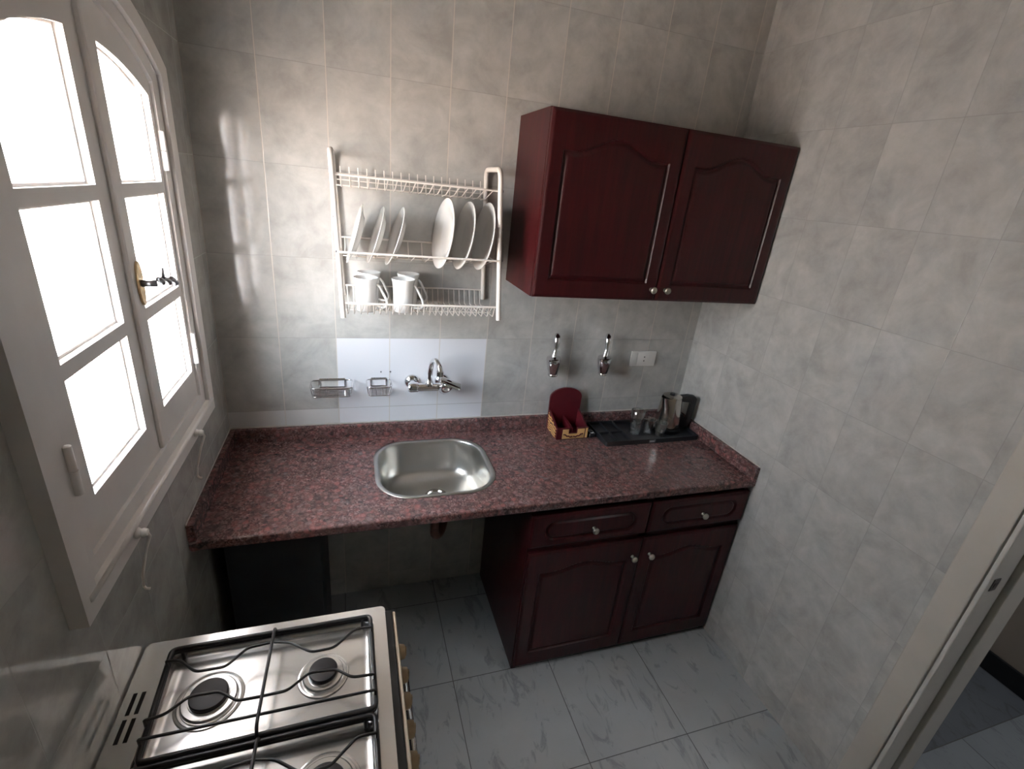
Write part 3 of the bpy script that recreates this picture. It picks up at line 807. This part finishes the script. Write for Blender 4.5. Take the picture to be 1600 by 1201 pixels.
for (x, y) in ((.03, hy1-.03), (.48, hy1-.03), (.03, hy0+.03), (.48, hy0+.03)):
    g = bmesh.new(); lathe(g, [(0, 0), (.018, 0), (.016, .05), (0, .05)], (x, y, 0), n=16); obj('foot', g, 'black', st, smooth=40)
for y in (-1.040, -1.095, -1.285, -1.340):
    for x in (.0215, .0365):
        g = bmesh.new(); box(g, x-.0035, x+.0035, y-.046, y, hz-.001, hz+.0006); obj('vent_slot', g, 'grille', st)
def burner(x, y, R):
    zb = hz-.0138
    g = bmesh.new(); lathe(g, [(R*1.58, 0), (R*1.54, .003), (R*1.46, .0035), (R*1.40, .001), (R*1.30, .001), (R*1.27, .007), (R*1.20, .0095), (R*.94, .0095), (R*.92, .013), (0, .013)], (x, y, zb), n=48)
    b = obj('burner', g, 'steel', st, smooth=40)
    g = bmesh.new(); lathe(g, [(0, .012), (R*.86, .012), (R*.88, .018), (R*.84, .0205), (R*.3, .0225), (0, .0225)], (x, y, zb), n=48); obj('burner_cap', g, 'burner', b, smooth=40)
burner(.160, -1.077, .041); burner(.380, -1.073, .034); burner(.392, -1.303, .041); burner(.160, -1.318, .034)
def zig(g, pts, z=.885):
    P = [(x, y, z) for x, y in pts]; tube(g, fillet(P, .010, 4), .0030, 8)
def grate(dy, flip):
    g = bmesh.new(); z = .885
    F = lambda l: [(x, (y if not flip else -(y+1.0875)-1.0875)+dy) for x, y in l]
    tube(g, fillet([(x, y, .8675) for x, y in F([(.066, -.962), (.484, -.960), (.487, -1.194), (.076, -1.198)])], .012, 4, closed=True), .0052, 10, closed=True)
    tube(g, fillet([(x, y, .8590) for x, y in F([(.066, -.962), (.484, -.960), (.487, -1.194), (.076, -1.198)])], .012, 4, closed=True), .0046, 10, closed=True)
    zig(g, F([(.070, -1.005), (.095, -1.008), (.132, -1.044), (.188, -1.045), (.223, -1.007), (.271, -1.003), (.308, -1.012), (.356, -1.048), (.402, -1.047), (.449, -1.007), (.485, -1.008)]))
    zig(g, F([(.070, -1.131), (.101, -1.127), (.135, -1.098), (.188, -1.100), (.224, -1.129), (.267, -1.130), (.315, -1.129), (.355, -1.098), (.408, -1.102), (.441, -1.129), (.486, -1.132)]))
    zig(g, F([(.072, -1.167), (.486, -1.168)]))
    q = F([(.273, -.957), (.268, -1.201)])
    tube(g, fillet([(q[0][0], q[0][1], .868), (q[0][0], q[0][1]+(-.012 if not flip else .012), .889), (q[1][0], q[1][1]+(.012 if not flip else -.012), .889), (q[1][0], q[1][1], .868)], .008, 3), .0034, 8)
    for x, y in F([(.070, -1.005), (.485, -1.008), (.070, -1.131), (.486, -1.132), (.072, -1.167), (.486, -1.168)]):
        tube(g, [(x, y, .867), (x, y, .885)], .003, 8)
    for x, y in F([(.085, -.962), (.465, -.962), (.085, -1.197), (.465, -1.195)]):
        tube(g, [(x, y, .867), (x, y, hz-.012)], .004, 8)
    return obj('pan_grate', g, 'iron', st, smooth=60)
grate(0, False); grate(-.2475, False)

# ------------------------------------------------------------------ camera
cam = bpy.data.cameras.new('camera'); co = bpy.data.objects.new('camera', cam); COL.objects.link(co)
co.location = (.4594, -1.8861, .8861+.9865); co.rotation_mode = 'XYZ'; co.rotation_euler = (1.188, -.0981, -.3036)
cam.sensor_fit = 'HORIZONTAL'; cam.sensor_width = 36; cam.lens = 752.72/1600*36; cam.clip_start = .02
S.camera = co

# ------------------------------------------------------------------ light
w = bpy.data.worlds.new('world'); S.world = w; w.use_nodes = True
nt = w.node_tree; bg = nt.nodes['Background']
tc = nt.nodes.new('ShaderNodeTexCoord'); sp = nt.nodes.new('ShaderNodeSeparateXYZ'); nt.links.new(tc.outputs['Generated'], sp.inputs[0])
mr = nt.nodes.new('ShaderNodeMapRange'); mr.inputs[1].default_value = -.25; mr.inputs[2].default_value = .35
nt.links.new(sp.outputs[2], mr.inputs[0])
rp = nt.nodes.new('ShaderNodeValToRGB'); e = rp.color_ramp.elements
e[0].position = 0; e[0].color = (1.0, .66, .44, 1); e[1].position = 1; e[1].color = (.62, .81, 1.0, 1)
m2 = e.new(.45); m2.color = (1, .95, .91, 1)
nt.links.new(mr.outputs[0], rp.inputs[0]); nt.links.new(rp.outputs[0], bg.inputs['Color'])
# hazy sky, brightest round the veiled sun that stands towards the front left
dp = nt.nodes.new('ShaderNodeVectorMath'); dp.operation = 'DOT_PRODUCT'
nt.links.new(tc.outputs['Generated'], dp.inputs[0]); dp.inputs[1].default_value = Vector((-.55, -.80, .22)).normalized()
def wm(op, a, b):
    n = nt.nodes.new('ShaderNodeMath'); n.operation = op
    for i, v in enumerate((a, b)):
        if isinstance(v, (int, float)): n.inputs[i].default_value = v
        else: nt.links.new(v, n.inputs[i])
    return n.outputs[0]
lobe = wm('POWER', wm('MAXIMUM', dp.outputs['Value'], 0), 4)
nt.links.new(wm('ADD', wm('MULTIPLY', lobe, 118), 12.5), bg.inputs['Strength'])
def area(name, loc, rot, sx, sy, e, col=(1, 1, 1), portal=False):
    l = bpy.data.lights.new(name, 'AREA'); l.shape = 'RECTANGLE'; l.size = sx; l.size_y = sy; l.energy = e; l.color = col
    if portal: l.cycles.is_portal = True
    o = bpy.data.objects.new(name, l); COL.objects.link(o); o.location = loc; o.rotation_euler = rot; return o
area('window_portal', (-.16, WC, 1.66), (0, math.radians(-90), 0), 1.05, .85, 1, portal=True)
area('hall_fill', (2.75, -2.2, 2.7), (0, 0, 0), .3, .3, 9, (.90, .95, 1))  # added unseen fill standing in for hall daylight, spills through the doorway

S.view_settings.view_transform = 'Standard'; S.view_settings.look = 'None'
S.view_settings.gamma = 1; S.view_settings.use_curve_mapping = False
S.view_settings.exposure = .18
